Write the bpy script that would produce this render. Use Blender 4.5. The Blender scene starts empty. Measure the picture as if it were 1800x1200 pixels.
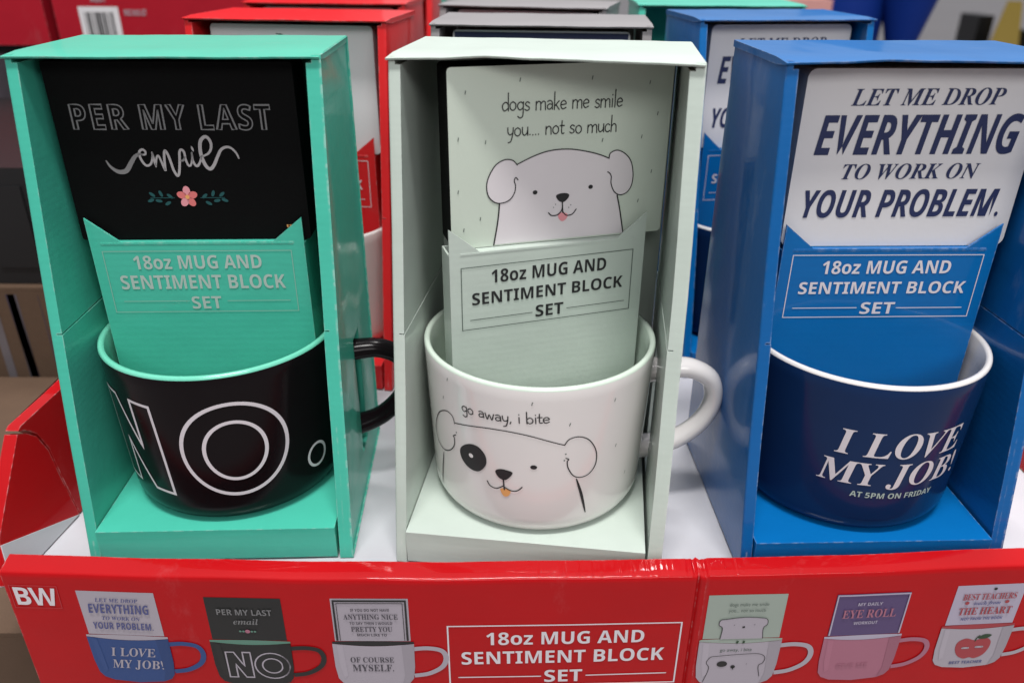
import bpy, bmesh, math, random
from mathutils import Vector, Matrix
random.seed(7)
scene = bpy.context.scene
COL = scene.collection

# ---------------------------------------------------------------- camera
cam = bpy.data.cameras.new('camera')
cam.sensor_width = 36.0
cam.lens = 1387.75 / 1800 * 36.0
cam.clip_start = 0.01
cam.clip_end = 200
cam.dof.use_dof = True
cam.dof.focus_distance = 0.385
cam.dof.aperture_fstop = 8.0
camo = bpy.data.objects.new('camera', cam)
COL.objects.link(camo)
camo.location = (0, 0, 0.2788)
camo.rotation_euler = (Matrix.Rotation(math.pi/2 - 0.4677, 3, 'X') @ Matrix.Rotation(0.0061, 3, 'Z')).to_euler()
scene.camera = camo

# ---------------------------------------------------------------- light: store hall ceiling lamps + dim hall
world = bpy.data.worlds.new('World')
scene.world = world
world.use_nodes = True
wn = world.node_tree
bg = wn.nodes['Background']
tc = wn.nodes.new('ShaderNodeTexCoord')
sx = wn.nodes.new('ShaderNodeSeparateXYZ')
rp = wn.nodes.new('ShaderNodeValToRGB')
wn.links.new(tc.outputs['Generated'], sx.inputs[0])
mr = wn.nodes.new('ShaderNodeMapRange')
mr.inputs[1].default_value = -1
mr.inputs[2].default_value = 1
wn.links.new(sx.outputs['Z'], mr.inputs[0])
wn.links.new(mr.outputs[0], rp.inputs[0])
e = rp.color_ramp.elements
e[0].position = 0.46; e[0].color = (0.030, 0.029, 0.031, 1)
e[1].position = 0.92; e[1].color = (0.75, 0.77, 0.82, 1)
em = e.new(0.56); em.color = (0.30, 0.30, 0.315, 1)
wn.links.new(rp.outputs[0], bg.inputs[0])
my_ = wn.nodes.new('ShaderNodeMapRange')
my_.inputs[1].default_value = -1; my_.inputs[2].default_value = 1
my_.inputs[3].default_value = 0.66; my_.inputs[4].default_value = 1.20
wn.links.new(sx.outputs['Y'], my_.inputs[0])
wn.links.new(my_.outputs[0], bg.inputs[1])

def area(name, loc, target, sx_, sy_, power, colr=(1, 0.98, 0.95)):
    l = bpy.data.lights.new(name, 'AREA')
    l.shape = 'RECTANGLE'; l.size = sx_; l.size_y = sy_; l.energy = power; l.color = colr
    o = bpy.data.objects.new(name, l)
    COL.objects.link(o)
    o.location = loc
    o.rotation_euler = (Vector(target) - Vector(loc)).to_track_quat('-Z', 'Y').to_euler()
    return o
area('ceiling_lamp_front', (0.75, -2.6, 1.95), (0, 0.4, 0.1), 2.6, 0.9, 45)
area('ceiling_lamp_back', (0.55, 1.5, 3.0), (0, 0.5, 0.1), 0.75, 0.28, 40)
area('ceiling_lamp_over', (0.0, -0.35, 3.2), (0, 0.4, 0.1), 1.2, 0.35, 112)

scene.view_settings.view_transform = 'Standard'
try: scene.view_settings.look = 'None'
except Exception: pass
scene.view_settings.exposure = 0.0
scene.view_settings.gamma = 1.0
scene.view_settings.use_curve_mapping = False

# ---------------------------------------------------------------- materials
def mat(name, colr, rough=0.5, spec=0.5, coat=0.0, vary=0.06, scale=60.0, bump=0.0, bscale=400.0, corr=0.0, coat_rough=0.15, scuff=0.0, rvar=0.0, wear=0.0):
    m = bpy.data.materials.new(name)
    m.use_nodes = True
    nt = m.node_tree
    p = nt.nodes['Principled BSDF']
    p.inputs['Roughness'].default_value = rough
    p.inputs['Specular IOR Level'].default_value = spec
    p.inputs['Coat Weight'].default_value = coat
    p.inputs['Coat Roughness'].default_value = coat_rough
    t = nt.nodes.new('ShaderNodeTexCoord')
    n = nt.nodes.new('ShaderNodeTexNoise')
    n.inputs['Scale'].default_value = scale; n.inputs['Detail'].default_value = 5
    nt.links.new(t.outputs['Object'], n.inputs['Vector'])
    mx = nt.nodes.new('ShaderNodeMix'); mx.data_type = 'RGBA'
    a = [c*(1-vary) for c in colr]; b = [min(1, c*(1+vary)) for c in colr]
    mx.inputs[6].default_value = (*a, 1); mx.inputs[7].default_value = (*b, 1)
    nt.links.new(n.outputs['Fac'], mx.inputs[0])
    last = mx.outputs[2]
    if scuff > 0:
        n3 = nt.nodes.new('ShaderNodeTexNoise'); n3.inputs['Scale'].default_value = 38; n3.inputs['Detail'].default_value = 8; n3.inputs['Roughness'].default_value = 0.7
        mp = nt.nodes.new('ShaderNodeMapping'); mp.inputs['Scale'].default_value = (1.0, 1.0, 0.45); mp.inputs['Rotation'].default_value = (0.3, 0.5, 0)
        nt.links.new(t.outputs['Object'], mp.inputs[0]); nt.links.new(mp.outputs[0], n3.inputs['Vector'])
        r3 = nt.nodes.new('ShaderNodeMapRange'); r3.inputs[1].default_value = 0.60; r3.inputs[2].default_value = 0.78; r3.inputs[3].default_value = 0; r3.inputs[4].default_value = scuff
        nt.links.new(n3.outputs['Fac'], r3.inputs[0])
        m3 = nt.nodes.new('ShaderNodeMix'); m3.data_type = 'RGBA'
        m3.inputs[7].default_value = (0.5, 0.52, 0.55, 1)
        nt.links.new(r3.outputs[0], m3.inputs[0]); nt.links.new(last, m3.inputs[6]); last = m3.outputs[2]
    if wear > 0:   # print rubbed off along folds and cut edges
        bv = nt.nodes.new('ShaderNodeBevel'); bv.samples = 4; bv.inputs['Radius'].default_value = 0.0011
        ge = nt.nodes.new('ShaderNodeNewGeometry')
        dt = nt.nodes.new('ShaderNodeVectorMath'); dt.operation = 'DOT_PRODUCT'
        nt.links.new(bv.outputs[0], dt.inputs[0]); nt.links.new(ge.outputs['Normal'], dt.inputs[1])
        e1 = nt.nodes.new('ShaderNodeMapRange'); e1.inputs[1].default_value = 0.985; e1.inputs[2].default_value = 0.80; e1.inputs[3].default_value = 0; e1.inputs[4].default_value = 1
        nt.links.new(dt.outputs['Value'], e1.inputs[0])
        n5 = nt.nodes.new('ShaderNodeTexNoise'); n5.inputs['Scale'].default_value = 260; n5.inputs['Detail'].default_value = 4
        nt.links.new(t.outputs['Object'], n5.inputs['Vector'])
        e2 = nt.nodes.new('ShaderNodeMapRange'); e2.inputs[1].default_value = 0.47; e2.inputs[2].default_value = 0.62; e2.inputs[3].default_value = 0.12; e2.inputs[4].default_value = 1
        nt.links.new(n5.outputs['Fac'], e2.inputs[0])
        mu = nt.nodes.new('ShaderNodeMath'); mu.operation = 'MULTIPLY'
        nt.links.new(e1.outputs[0], mu.inputs[0]); nt.links.new(e2.outputs[0], mu.inputs[1])
        mu2 = nt.nodes.new('ShaderNodeMath'); mu2.operation = 'MULTIPLY'; mu2.inputs[1].default_value = wear
        nt.links.new(mu.outputs[0], mu2.inputs[0])
        m5 = nt.nodes.new('ShaderNodeMix'); m5.data_type = 'RGBA'
        m5.inputs[7].default_value = (*[0.55*c + 0.45*0.62 for c in colr], 1)
        nt.links.new(mu2.outputs[0], m5.inputs[0]); nt.links.new(last, m5.inputs[6]); last = m5.outputs[2]
    nt.links.new(last, p.inputs['Base Color'])
    if rvar > 0:
        n4 = nt.nodes.new('ShaderNodeTexNoise'); n4.inputs['Scale'].default_value = 25; n4.inputs['Detail'].default_value = 6
        nt.links.new(t.outputs['Object'], n4.inputs['Vector'])
        r4 = nt.nodes.new('ShaderNodeMapRange'); r4.inputs[3].default_value = max(0.03, rough-rvar); r4.inputs[4].default_value = rough+rvar
        nt.links.new(n4.outputs['Fac'], r4.inputs[0]); nt.links.new(r4.outputs[0], p.inputs['Roughness'])
    if bump > 0 or corr > 0:
        h = None
        n2 = nt.nodes.new('ShaderNodeTexNoise'); n2.inputs['Scale'].default_value = bscale; n2.inputs['Detail'].default_value = 3
        nt.links.new(t.outputs['Object'], n2.inputs['Vector'])
        h = n2.outputs['Fac']; strength = bump
        bp = nt.nodes.new('ShaderNodeBump'); bp.inputs['Strength'].default_value = bump; bp.inputs['Distance'].default_value = 0.001
        nt.links.new(h, bp.inputs['Height'])
        out = bp
        if corr > 0:   # flutes of the corrugated board telegraphing through the print
            w = nt.nodes.new('ShaderNodeTexWave'); w.wave_type = 'BANDS'; w.bands_direction = 'Z'
            w.inputs['Scale'].default_value = 95; w.inputs['Distortion'].default_value = 0.6; w.inputs['Detail'].default_value = 1
            nt.links.new(t.outputs['Object'], w.inputs['Vector'])
            b2 = nt.nodes.new('ShaderNodeBump'); b2.inputs['Strength'].default_value = corr; b2.inputs['Distance'].default_value = 0.0004
            nt.links.new(w.outputs['Fac'], b2.inputs['Height']); nt.links.new(bp.outputs[0], b2.inputs['Normal'])
            out = b2
        nt.links.new(out.outputs[0], p.inputs['Normal'])
    return m

def board(name, colr, **k):
    d = dict(rough=0.45, spec=0.12, coat=0.35, coat_rough=0.10, vary=0.09, scale=28.0, bump=0.22, bscale=90, corr=0.035, rvar=0.08, scuff=0.06, wear=0.8)
    d.update(k)
    return mat(name, colr, **d)

M = {}
M['mint'] = board('mint_printed_board', (0.062, 0.455, 0.34))
M['pale'] = board('pale_sage_board', (0.49, 0.56, 0.51))
M['blue'] = board('bright_blue_board', (0.0015, 0.125, 0.385), rough=0.40, coat=0.4, coat_rough=0.07)
M['blue_scuff'] = board('scuffed_blue_board', (0.004, 0.10, 0.32), rough=0.40, coat=0.6, coat_rough=0.10, scuff=0.16)
M['red'] = board('tray_red_board', (0.41, 0.0035, 0.006), rough=0.45, spec=0.05, coat=0.4, coat_rough=0.06)
M['redbox'] = board('box_red_board', (0.62, 0.016, 0.020))
M['carton_red'] = board('carton_red_board', (0.36, 0.010, 0.022), rough=0.5, coat=0.1)
M['grey'] = board('warm_grey_board', (0.26, 0.245, 0.25))
M['black_board'] = board('black_board', (0.012, 0.012, 0.013), rough=0.55, coat=0.0)
M['black_wood'] = mat('black_painted_wood', (0.003, 0.003, 0.0032), rough=0.6, spec=0.08, vary=0.2, bump=0.1)
M['white_card'] = mat('white_painted_wood', (0.66, 0.65, 0.67), rough=0.5, vary=0.02, bump=0.05)
M['sage_card'] = mat('sage_painted_wood', (0.56, 0.63, 0.55), rough=0.5, vary=0.02, bump=0.05)
M['liner'] = mat('white_tray_liner', (0.53, 0.525, 0.565), rough=0.5, vary=0.04, bump=0.2, bscale=50)
M['kraft'] = mat('kraft_board', (0.088, 0.050, 0.029), rough=0.8, vary=0.12, bump=0.2)
M['shaded_kraft'] = mat('shaded_raw_board', (0.16, 0.10, 0.07), rough=0.9, vary=0.2)
M['gl_black'] = mat('black_glaze', (0.006, 0.004, 0.005), rough=0.2, spec=0.15, coat=0.0, vary=0.1)
M['gl_mint'] = mat('mint_glaze', (0.16, 0.60, 0.44), rough=0.16, coat=0.6, vary=0.03)
M['gl_white'] = mat('white_glaze', (0.74, 0.71, 0.70), rough=0.14, coat=0.6, vary=0.02)
M['gl_pale'] = mat('pale_sage_glaze', (0.62, 0.72, 0.63), rough=0.14, coat=0.6, vary=0.02)
M['gl_navy'] = mat('navy_glaze', (0.006, 0.024, 0.085), rough=0.16, spec=0.18, coat=0.04, vary=0.08)
M['ink_white'] = mat('white_ink', (0.66, 0.62, 0.66), rough=0.5, vary=0.02)
M['ink_grey'] = mat('silver_grey_ink', (0.40, 0.50, 0.46), rough=0.5, vary=0.02)
M['ink_script'] = mat('script_grey_ink', (0.38, 0.36, 0.37), rough=0.5, vary=0.02)
M['ink_swash'] = mat('swash_grey_ink', (0.20, 0.195, 0.20), rough=0.5, vary=0.02)
M['ink_dim'] = mat('dim_grey_ink', (0.17, 0.17, 0.175), rough=0.5, vary=0.02)
M['ink_black'] = mat('black_ink', (0.012, 0.012, 0.014), rough=0.5, vary=0.02)
M['ink_navy'] = mat('navy_ink', (0.012, 0.021, 0.085), rough=0.5, vary=0.02)
M['ink_line'] = mat('thin_grey_ink', (0.10, 0.13, 0.115), rough=0.5, vary=0.02)
M['ink_mintline'] = mat('thin_mint_ink', (0.22, 0.45, 0.37), rough=0.5, vary=0.02)
M['ink_pink'] = mat('pink_ink', (0.72, 0.28, 0.32), rough=0.5, vary=0.02)
M['ink_coral'] = mat('coral_ink', (0.66, 0.16, 0.16), rough=0.5, vary=0.02)
M['ink_teal'] = mat('teal_ink', (0.006, 0.07, 0.075), rough=0.5, vary=0.02)
M['ink_orange'] = mat('orange_ink', (0.75, 0.36, 0.12), rough=0.5, vary=0.02)
M['ink_red'] = mat('red_ink', (0.45, 0.03, 0.04), rough=0.5, vary=0.02)
M['ink_green'] = mat('leaf_green_ink', (0.02, 0.05, 0.02), rough=0.5, vary=0.02)
M['dog_fur'] = mat('dog_white_ink', (0.68, 0.64, 0.67), rough=0.5, vary=0.02)
M['print_black'] = mat('printed_black', (0.012, 0.013, 0.013), rough=0.45, vary=0.1)
M['print_white'] = mat('printed_white', (0.37, 0.335, 0.385), rough=0.45, vary=0.03)
M['print_blue'] = mat('printed_blue', (0.022, 0.060, 0.20), rough=0.45, vary=0.05)
M['print_sage'] = mat('printed_sage', (0.30, 0.35, 0.31), rough=0.45, vary=0.03)
M['print_purple'] = mat('printed_purple', (0.085, 0.055, 0.15), rough=0.45, vary=0.03)
M['print_pink'] = mat('printed_pink', (0.35, 0.13, 0.19), rough=0.45, vary=0.03)
M['print_mint'] = mat('printed_mint', (0.10, 0.22, 0.17), rough=0.45, vary=0.03)
M['print_lilac'] = mat('printed_lilac', (0.40, 0.36, 0.46), rough=0.45, vary=0.03)
M['concrete'] = mat('polished_concrete', (0.30, 0.27, 0.265), rough=0.45, vary=0.12, scale=1.5)
M['bin_blue'] = mat('royal_blue_plastic', (0.005, 0.028, 0.21), rough=0.5, spec=0.15, vary=0.05)
M['yellow'] = mat('yellow_plastic', (0.50, 0.33, 0.02), rough=0.4, vary=0.05)
M['dark'] = mat('dark_plastic', (0.007, 0.007, 0.008), rough=0.5, vary=0.1)
M['wrap'] = mat('grey_stretch_film', (0.09, 0.08, 0.095), rough=0.25, coat=0.5, vary=0.5, scale=14, bump=0.6, bscale=30)
M['tube_dark'] = mat('dark_violet_film', (0.045, 0.04, 0.07), rough=0.3, coat=0.3, vary=0.4, scale=20)
M['tube_pale'] = mat('silver_film', (0.13, 0.115, 0.125), rough=0.3, coat=0.3, vary=0.4, scale=20)
M['skin_pink'] = mat('pink_fabric', (0.55, 0.27, 0.25), rough=0.7, vary=0.05)

# ---------------------------------------------------------------- mesh helpers
def link(name, me, mats, parent=None, smooth=False):
    o = bpy.data.objects.new(name, me)
    COL.objects.link(o)
    for m in (mats if isinstance(mats, (list, tuple)) else [mats]):
        me.materials.append(m)
    if smooth:
        for p in me.polygons: p.use_smooth = True
    if parent: o.parent = parent
    return o

def obj_bm(name, bm, mats, parent=None, smooth=False):
    bmesh.ops.recalc_face_normals(bm, faces=bm.faces)
    me = bpy.data.meshes.new(name)
    bm.to_mesh(me); bm.free()
    o = link(name, me, mats, parent)
    if smooth:
        for p in me.polygons: p.use_smooth = True
        try: me.set_sharp_from_angle(angle=math.radians(38))
        except Exception: pass
    return o

def tag(o, label=None, cat=None, group=None, kind=None):
    if label: o['label'] = label
    if cat: o['category'] = cat
    if group: o['group'] = group
    if kind: o['kind'] = kind
    return o

def empty(name, loc, rz=0, parent=None):
    o = bpy.data.objects.new(name, None)
    o.empty_display_size = 0.02
    COL.objects.link(o)
    o.location = loc; o.rotation_euler = (0, 0, rz)
    if parent: o.parent = parent
    return o

def add_prism(bm, poly, f0, f1, bevel=0.0, segs=2, mi=0):
    """poly: 2D points; f0/f1 map a 2D point to the 3D near / far face."""
    a = [bm.verts.new(f0(*p)) for p in poly]
    b = [bm.verts.new(f1(*p)) for p in poly]
    fs = [bm.faces.new(a), bm.faces.new(list(reversed(b)))]
    n = len(poly)
    for i in range(n):
        fs.append(bm.faces.new([a[i], b[i], b[(i+1) % n], a[(i+1) % n]]))
    for f in fs: f.material_index = mi
    if bevel > 0:
        es = list({e for f in fs for e in f.edges if len(e.link_faces) == 2 and e.calc_face_angle(0) > 0.5})
        bmesh.ops.bevel(bm, geom=es, offset=bevel, segments=segs, profile=0.5, affect='EDGES', clamp_overlap=True)

def add_box(bm, x0, x1, y0, y1, z0, z1, bevel=0.0, segs=2, mi=0):
    add_prism(bm, [(x0, y0), (x1, y0), (x1, y1), (x0, y1)], lambda x, y: (x, y, z0), lambda x, y: (x, y, z1), bevel, segs, mi)

def add_tube(bm, pts, r, seg=12, flat=1.0):
    pts = [Vector(p) for p in pts]
    rings = []
    up = Vector((0, 1, 0))
    for i, p in enumerate(pts):
        t = (pts[min(i+1, len(pts)-1)] - pts[max(i-1, 0)]).normalized()
        n = t.cross(up).normalized()
        ri = r[i] if isinstance(r, list) else r
        rings.append([bm.verts.new(p + n*math.cos(2*math.pi*k/seg)*ri + up*math.sin(2*math.pi*k/seg)*ri*flat) for k in range(seg)])
    for a, b in zip(rings, rings[1:]):
        for k in range(seg):
            bm.faces.new([a[k], a[(k+1) % seg], b[(k+1) % seg], b[k]])
    bm.faces.new(list(reversed(rings[0]))); bm.faces.new(rings[-1])

def spline(pts, n=8, closed=False):
    P = [Vector((p[0], p[1])) for p in pts]
    m = len(P); out = []
    rng = range(m if closed else m-1)
    for i in rng:
        if closed: p0, p1, p2, p3 = P[(i-1) % m], P[i], P[(i+1) % m], P[(i+2) % m]
        else: p0, p1, p2, p3 = P[max(i-1, 0)], P[i], P[i+1], P[min(i+2, m-1)]
        for k in range(n):
            t = k/n
            out.append(0.5*((2*p1) + (p2-p0)*t + (2*p0-5*p1+4*p2-p3)*t*t + (3*p1-p0-3*p2+p3)*t**3))
    if not closed: out.append(P[-1])
    return [(v.x, v.y) for v in out]

# ---------------------------------------------------------------- printed decals (2D millimetres -> surface)
class Decal:
    def __init__(s): s.v = []; s.f = []; s.mi = []; s.lay = []
    def face(s, pts, mi=0, lay=0):
        k = len(s.v)
        s.v += [(p[0], p[1]) for p in pts]; s.lay += [lay]*len(pts)
        s.f.append(list(range(k, k+len(pts)))); s.mi.append(mi)
    def tris(s, vs, fs, mi=0, lay=0):
        k = len(s.v)
        s.v += vs; s.lay += [lay]*len(vs)
        for f in fs: s.f.append([i+k for i in f]); s.mi.append(mi)
    def ribbon(s, pts, w, mi=0, closed=False, lay=1, cap=True):
        n = len(pts); L = []; R = []
        for i, p in enumerate(pts):
            if closed: a, b = pts[i-1], pts[(i+1) % n]
            else: a, b = pts[max(i-1, 0)], pts[min(i+1, n-1)]
            dx, dy = b[0]-a[0], b[1]-a[1]; l = math.hypot(dx, dy) or 1
            nx, ny = -dy/l, dx/l
            wi = (w[i] if isinstance(w, list) else w)/2
            sc = 1.0
            if closed or 0 < i < n-1:
                q, r_ = pts[i-1], pts[(i+1) % n]
                d1 = (p[0]-q[0], p[1]-q[1]); d2 = (r_[0]-p[0], r_[1]-p[1])
                l1 = math.hypot(*d1) or 1; l2 = math.hypot(*d2) or 1
                c = (d1[0]*d2[0]+d1[1]*d2[1])/(l1*l2)
                sc = min(1.6, 1/max(0.3, math.sqrt(max(0.0, (1+c)/2))))
            L.append((p[0]+nx*wi*sc, p[1]+ny*wi*sc)); R.append((p[0]-nx*wi*sc, p[1]-ny*wi*sc))
        k = len(s.v)
        s.v += L+R; s.lay += [lay]*(2*n)
        for i in range(n if closed else n-1):
            j = (i+1) % n
            s.f.append([k+i, k+n+i, k+n+j, k+j]); s.mi.append(mi)
        if cap and not closed:
            for idx in (0, n-1):
                wi = (w[idx] if isinstance(w, list) else w)/2
                s.face([(pts[idx][0]+wi*math.cos(a*math.pi/4), pts[idx][1]+wi*math.sin(a*math.pi/4)) for a in range(8)], mi, lay)
    def disc(s, c, rx, ry=None, mi=0, lay=1, n=20, rot=0):
        ry = ry or rx; cr, sr = math.cos(rot), math.sin(rot)
        s.face([(c[0]+rx*math.cos(2*math.pi*i/n)*cr-ry*math.sin(2*math.pi*i/n)*sr, c[1]+rx*math.cos(2*math.pi*i/n)*sr+ry*math.sin(2*math.pi*i/n)*cr) for i in range(n)], mi, lay)
    def rect(s, x0, z0, x1, z1, mi=0, lay=0): s.face([(x0, z0), (x1, z0), (x1, z1), (x0, z1)], mi, lay)
    def frame(s, pts, w, mi=0, lay=1): s.ribbon(dense(pts), w, mi, True, lay)
    def build(s, name, fn, mats, parent, cuts=None):
        bm = bmesh.new()
        vs = [bm.verts.new((x, y, l)) for (x, y), l in zip(s.v, s.lay)]
        for f, mi in zip(s.f, s.mi):
            try:
                q = bm.faces.new([vs[i] for i in f]); q.material_index = mi
            except ValueError: pass
        bmesh.ops.triangulate(bm, faces=[f for f in bm.faces if len(f.verts) > 4])
        if cuts:
            for c in cuts:
                bmesh.ops.bisect_plane(bm, geom=bm.verts[:]+bm.edges[:]+bm.faces[:], plane_co=(c, 0, 0), plane_no=(1, 0, 0))
        for v in bm.verts:
            v.co = fn(v.co.x, v.co.y, 0.00015 + 0.00010*v.co.z)
        me = bpy.data.meshes.new(name); bm.to_mesh(me); bm.free()
        return link(name, me, mats, parent)

def dense(pts, step=4.0):
    out = []
    n = len(pts)
    for i in range(n):
        a, b = pts[i], pts[(i+1) % n]
        k = max(1, int(math.hypot(b[0]-a[0], b[1]-a[1])/step))
        out += [(a[0]+(b[0]-a[0])*j/k, a[1]+(b[1]-a[1])*j/k) for j in range(k)]
    return out

def styled(t, style):
    base = {'bi': (0x1D468, 0x1D482, None), 'b': (0x1D400, 0x1D41A, 0x1D7CE), 'sb': (0x1D5D4, 0x1D5EE, 0x1D7EC), 'sbi': (0x1D63C, 0x1D656, 0x1D7EC), 'it': (0x1D434, 0x1D44E, None)}.get(style)
    if not base: return t
    o = ''
    for c in t:
        if 'A' <= c <= 'Z': o += chr(base[0]+ord(c)-65)
        elif 'a' <= c <= 'z': o += chr(base[1]+ord(c)-97)
        elif c.isdigit() and base[2]: o += chr(base[2]+ord(c)-48)
        else: o += c
    return o

TXT = {}
def text2d(t, style='sb', spacing=1.0, offset=0.0, res=4):
    k_ = (t, style, spacing, offset, res)
    if k_ in TXT: return list(TXT[k_][0]), TXT[k_][1]
    c = bpy.data.curves.new('lettering_source', 'FONT')
    c.body = styled(t, style); c.size = 1; c.resolution_u = res; c.space_character = spacing; c.offset = offset
    o = bpy.data.objects.new('lettering_source', c)
    me = bpy.data.meshes.new_from_object(o)
    vs = [(v.co.x, v.co.y) for v in me.vertices]; fs = [list(p.vertices) for p in me.polygons]
    bpy.data.objects.remove(o); bpy.data.curves.remove(c); bpy.data.meshes.remove(me)
    TXT[k_] = (vs, fs)
    return list(vs), fs

def fit(vs, x, z, w, h, rot=0.0, base=0.0, cap=None, shear=0.0):
    xs = [v[0] for v in vs]; x0, x1 = min(xs), max(xs)
    cap = cap or 0.70
    sx_, sy_ = w/(x1-x0), h/cap
    c, s = math.cos(rot), math.sin(rot)
    out = []
    for a, b in vs:
        px, pz = (a-x0)*sx_, b*sy_
        px += pz*shear
        out.append((x+px*c-pz*s, z+px*s+pz*c))
    return out

CAPS = {}
def cap_of(style):
    if style not in CAPS:
        vs, _ = text2d('H', style); CAPS[style] = max(v[1] for v in vs)
    return CAPS[style]

def put(d, t, box, style='sb', mi=0, spacing=1.0, offset=0.0, shear=0.0, lay=1):
    (x, z), w, h, rot = box
    vs, fs = text2d(t, style, spacing, offset)
    if shear: w = w - h*shear
    d.tris(fit(vs, x, z, w, h, rot, cap=cap_of(style), shear=shear), fs, mi, lay)

def put_outline(d, t, box, style, mi, width, spacing=1.0):
    (x, z), w, h, rot = box
    vs, fs = text2d(t, style, spacing, 0.0, 5)
    vs = fit(vs, x, z, w, h, rot, cap=cap_of(style))
    # weld, find boundary loops
    key = {}; idx = []
    P = []
    for v in vs:
        k = (round(v[0], 3), round(v[1], 3))
        if k not in key: key[k] = len(P); P.append(v)
        idx.append(key[k])
    cnt = {}
    for f in fs:
        q = [idx[i] for i in f]
        for a, b in zip(q, q[1:]+q[:1]):
            if a == b: continue
            if (b, a) in cnt: del cnt[(b, a)]
            else: cnt[(a, b)] = 1
    nxt = {a: b for a, b in cnt}
    while nxt:
        a, b = next(iter(nxt.items())); loop = [a]; del nxt[a]
        while b != loop[0] and b in nxt:
            loop.append(b); nb = nxt[b]; del nxt[b]; b = nb
        if len(loop) > 2: d.ribbon([P[i] for i in loop], width, mi, True, 1)

# monoline hand lettering (x-height 1)
HAND = {
 'd': (0.62, [[(.5,.75),(.3,1),(.06,.75),(.03,.35),(.2,0),(.48,.28)], [(.5,2.05),(.5,1),(.52,0)]]),
 'o': (0.62, [[(.27,1),(.05,.75),(.05,.25),(.27,0),(.48,.25),(.48,.75),(.27,1)]]),
 'g': (0.62, [[(.5,.8),(.28,1),(.05,.75),(.05,.35),(.25,.08),(.48,.35)], [(.5,1),(.5,.2),(.47,-.6),(.25,-.85),(.06,-.65)]]),
 's': (0.5, [[(.40,.86),(.22,1),(.06,.8),(.14,.58),(.34,.42),(.38,.16),(.2,0),(.02,.14)]]),
 'm': (0.92, [[(.03,1),(.03,0)], [(.03,.7),(.2,1),(.38,.9),(.42,.5),(.42,0)], [(.42,.7),(.6,1),(.77,.9),(.8,.5),(.82,0)]]),
 'a': (0.6, [[(.06,.9),(.25,1.02),(.44,.85),(.47,.4),(.48,0)], [(.47,.55),(.2,.6),(.05,.35),(.12,.05),(.3,.02),(.47,.3)]]),
 'k': (0.56, [[(.05,2.05),(.05,0)], [(.43,1),(.08,.42)], [(.18,.55),(.46,0)]]),
 'e': (0.6, [[(.06,.52),(.46,.6),(.42,.88),(.26,1),(.07,.8),(.04,.35),(.2,.02),(.47,.18)]]),
 'i': (0.24, [[(.1,1),(.1,0)], [(.1,1.42),(.1,1.48)]]),
 'l': (0.26, [[(.1,2.1),(.1,0)]]),
 'y': (0.58, [[(.03,1),(.06,.4),(.22,.12),(.44,.35)], [(.48,1),(.44,.2),(.3,-.65),(.08,-.82)]]),
 'u': (0.6, [[(.04,1),(.05,.35),(.2,.02),(.42,.25),(.47,.6)], [(.48,1),(.5,0)]]),
 'n': (0.6, [[(.04,1),(.04,0)], [(.04,.65),(.24,1),(.43,.85),(.47,.4),(.48,0)]]),
 't': (0.42, [[(.16,1.6),(.15,.3),(.24,.02),(.36,.08)], [(.0,1),(.36,1)]]),
 'c': (0.52, [[(.42,.85),(.25,1),(.06,.75),(.05,.25),(.24,0),(.43,.16)]]),
 'h': (0.6, [[(.04,2.05),(.04,0)], [(.04,.65),(.24,1),(.43,.85),(.47,.4),(.48,0)]]),
 'w': (0.86, [[(.03,1),(.18,0),(.38,.8),(.58,0),(.76,1)]]),
 'b': (0.62, [[(.04,2.0),(.04,0)], [(.04,.7),(.26,1),(.48,.75),(.48,.25),(.26,0),(.05,.25)]]),
 '.': (0.24, [[(.08,.02),(.08,.08)]]), ',': (0.26, [[(.12,.1),(.04,-.25)]]), ' ': (0.42, []),
}
def hand(d, t, box, mi, wgt, squeeze=1.0):
    (x, z), w, h, rot = box
    tot = sum(HAND[c][0] for c in t)
    sx_ = w/tot
    c_, s_ = math.cos(rot), math.sin(rot)
    px = 0
    for ch in t:
        adv, strokes = HAND[ch]
        jit = random.uniform(-.04, .04)
        for st in strokes:
            q = spline(st, 5) if len(st) > 2 else st
            pts = [((px+a)*sx_, (b+jit)*h) for a, b in q]
            d.ribbon([(x+a*c_-b*s_, z+a*s_+b*c_) for a, b in pts], wgt, mi, False, 1)
        px += adv

def copy_tree(o, parent=None):
    kids = list(o.children)
    c = o.copy(); COL.objects.link(c); c.parent = parent
    for ch in kids: copy_tree(ch, c)
    return c

# ---------------------------------------------------------------- setting
def plane_sheet(name, z, s, m):
    bm = bmesh.new()
    bmesh.ops.create_grid(bm, x_segments=1, y_segments=1, size=s)
    for v in bm.verts: v.co.z = z
    return tag(obj_bm(name, bm, m), kind='structure')
plane_sheet('floor', -0.90, 60, M['concrete'])

# ---------------------------------------------------------------- display tray
TP = [(-.300, .2785), (-.245, .2757), (-.17, .2727), (-.10, .2713), (-.03, .2716), (.03, .2728), (.0835, .2744), (.0855, .2748), (.0868, .2763), (.0882, .2747), (.0902, .2743), (.0918, .2752), (.105, .2758), (.16, .2778), (.245, .2835), (.31, .2878), (.345, .290)]
def ty(x):
    if x <= TP[0][0]: return TP[0][1]
    for (a, b), (c, d) in zip(TP, TP[1:]):
        if x <= c: return b + (d-b)*(x-a)/(c-a)
    return TP[-1][1]
tray = empty('display_tray', (0, 0, 0))
tag(tray, 'glossy red cardboard display tray printed with mug pictures, holding the gift boxes', 'display tray')
XS = sorted(set([round(-.2350 + i*.0062, 4) for i in range(93)] + [round(.012 + i*.0009, 4) for i in range(110)] + [round(.118 + i*.0016, 4) for i in range(90)] + [round(-.231 + i*.0016, 4) for i in range(60)] + [p[0] for p in TP if -.235 < p[0] < .342]))
bm = bmesh.new()
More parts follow.
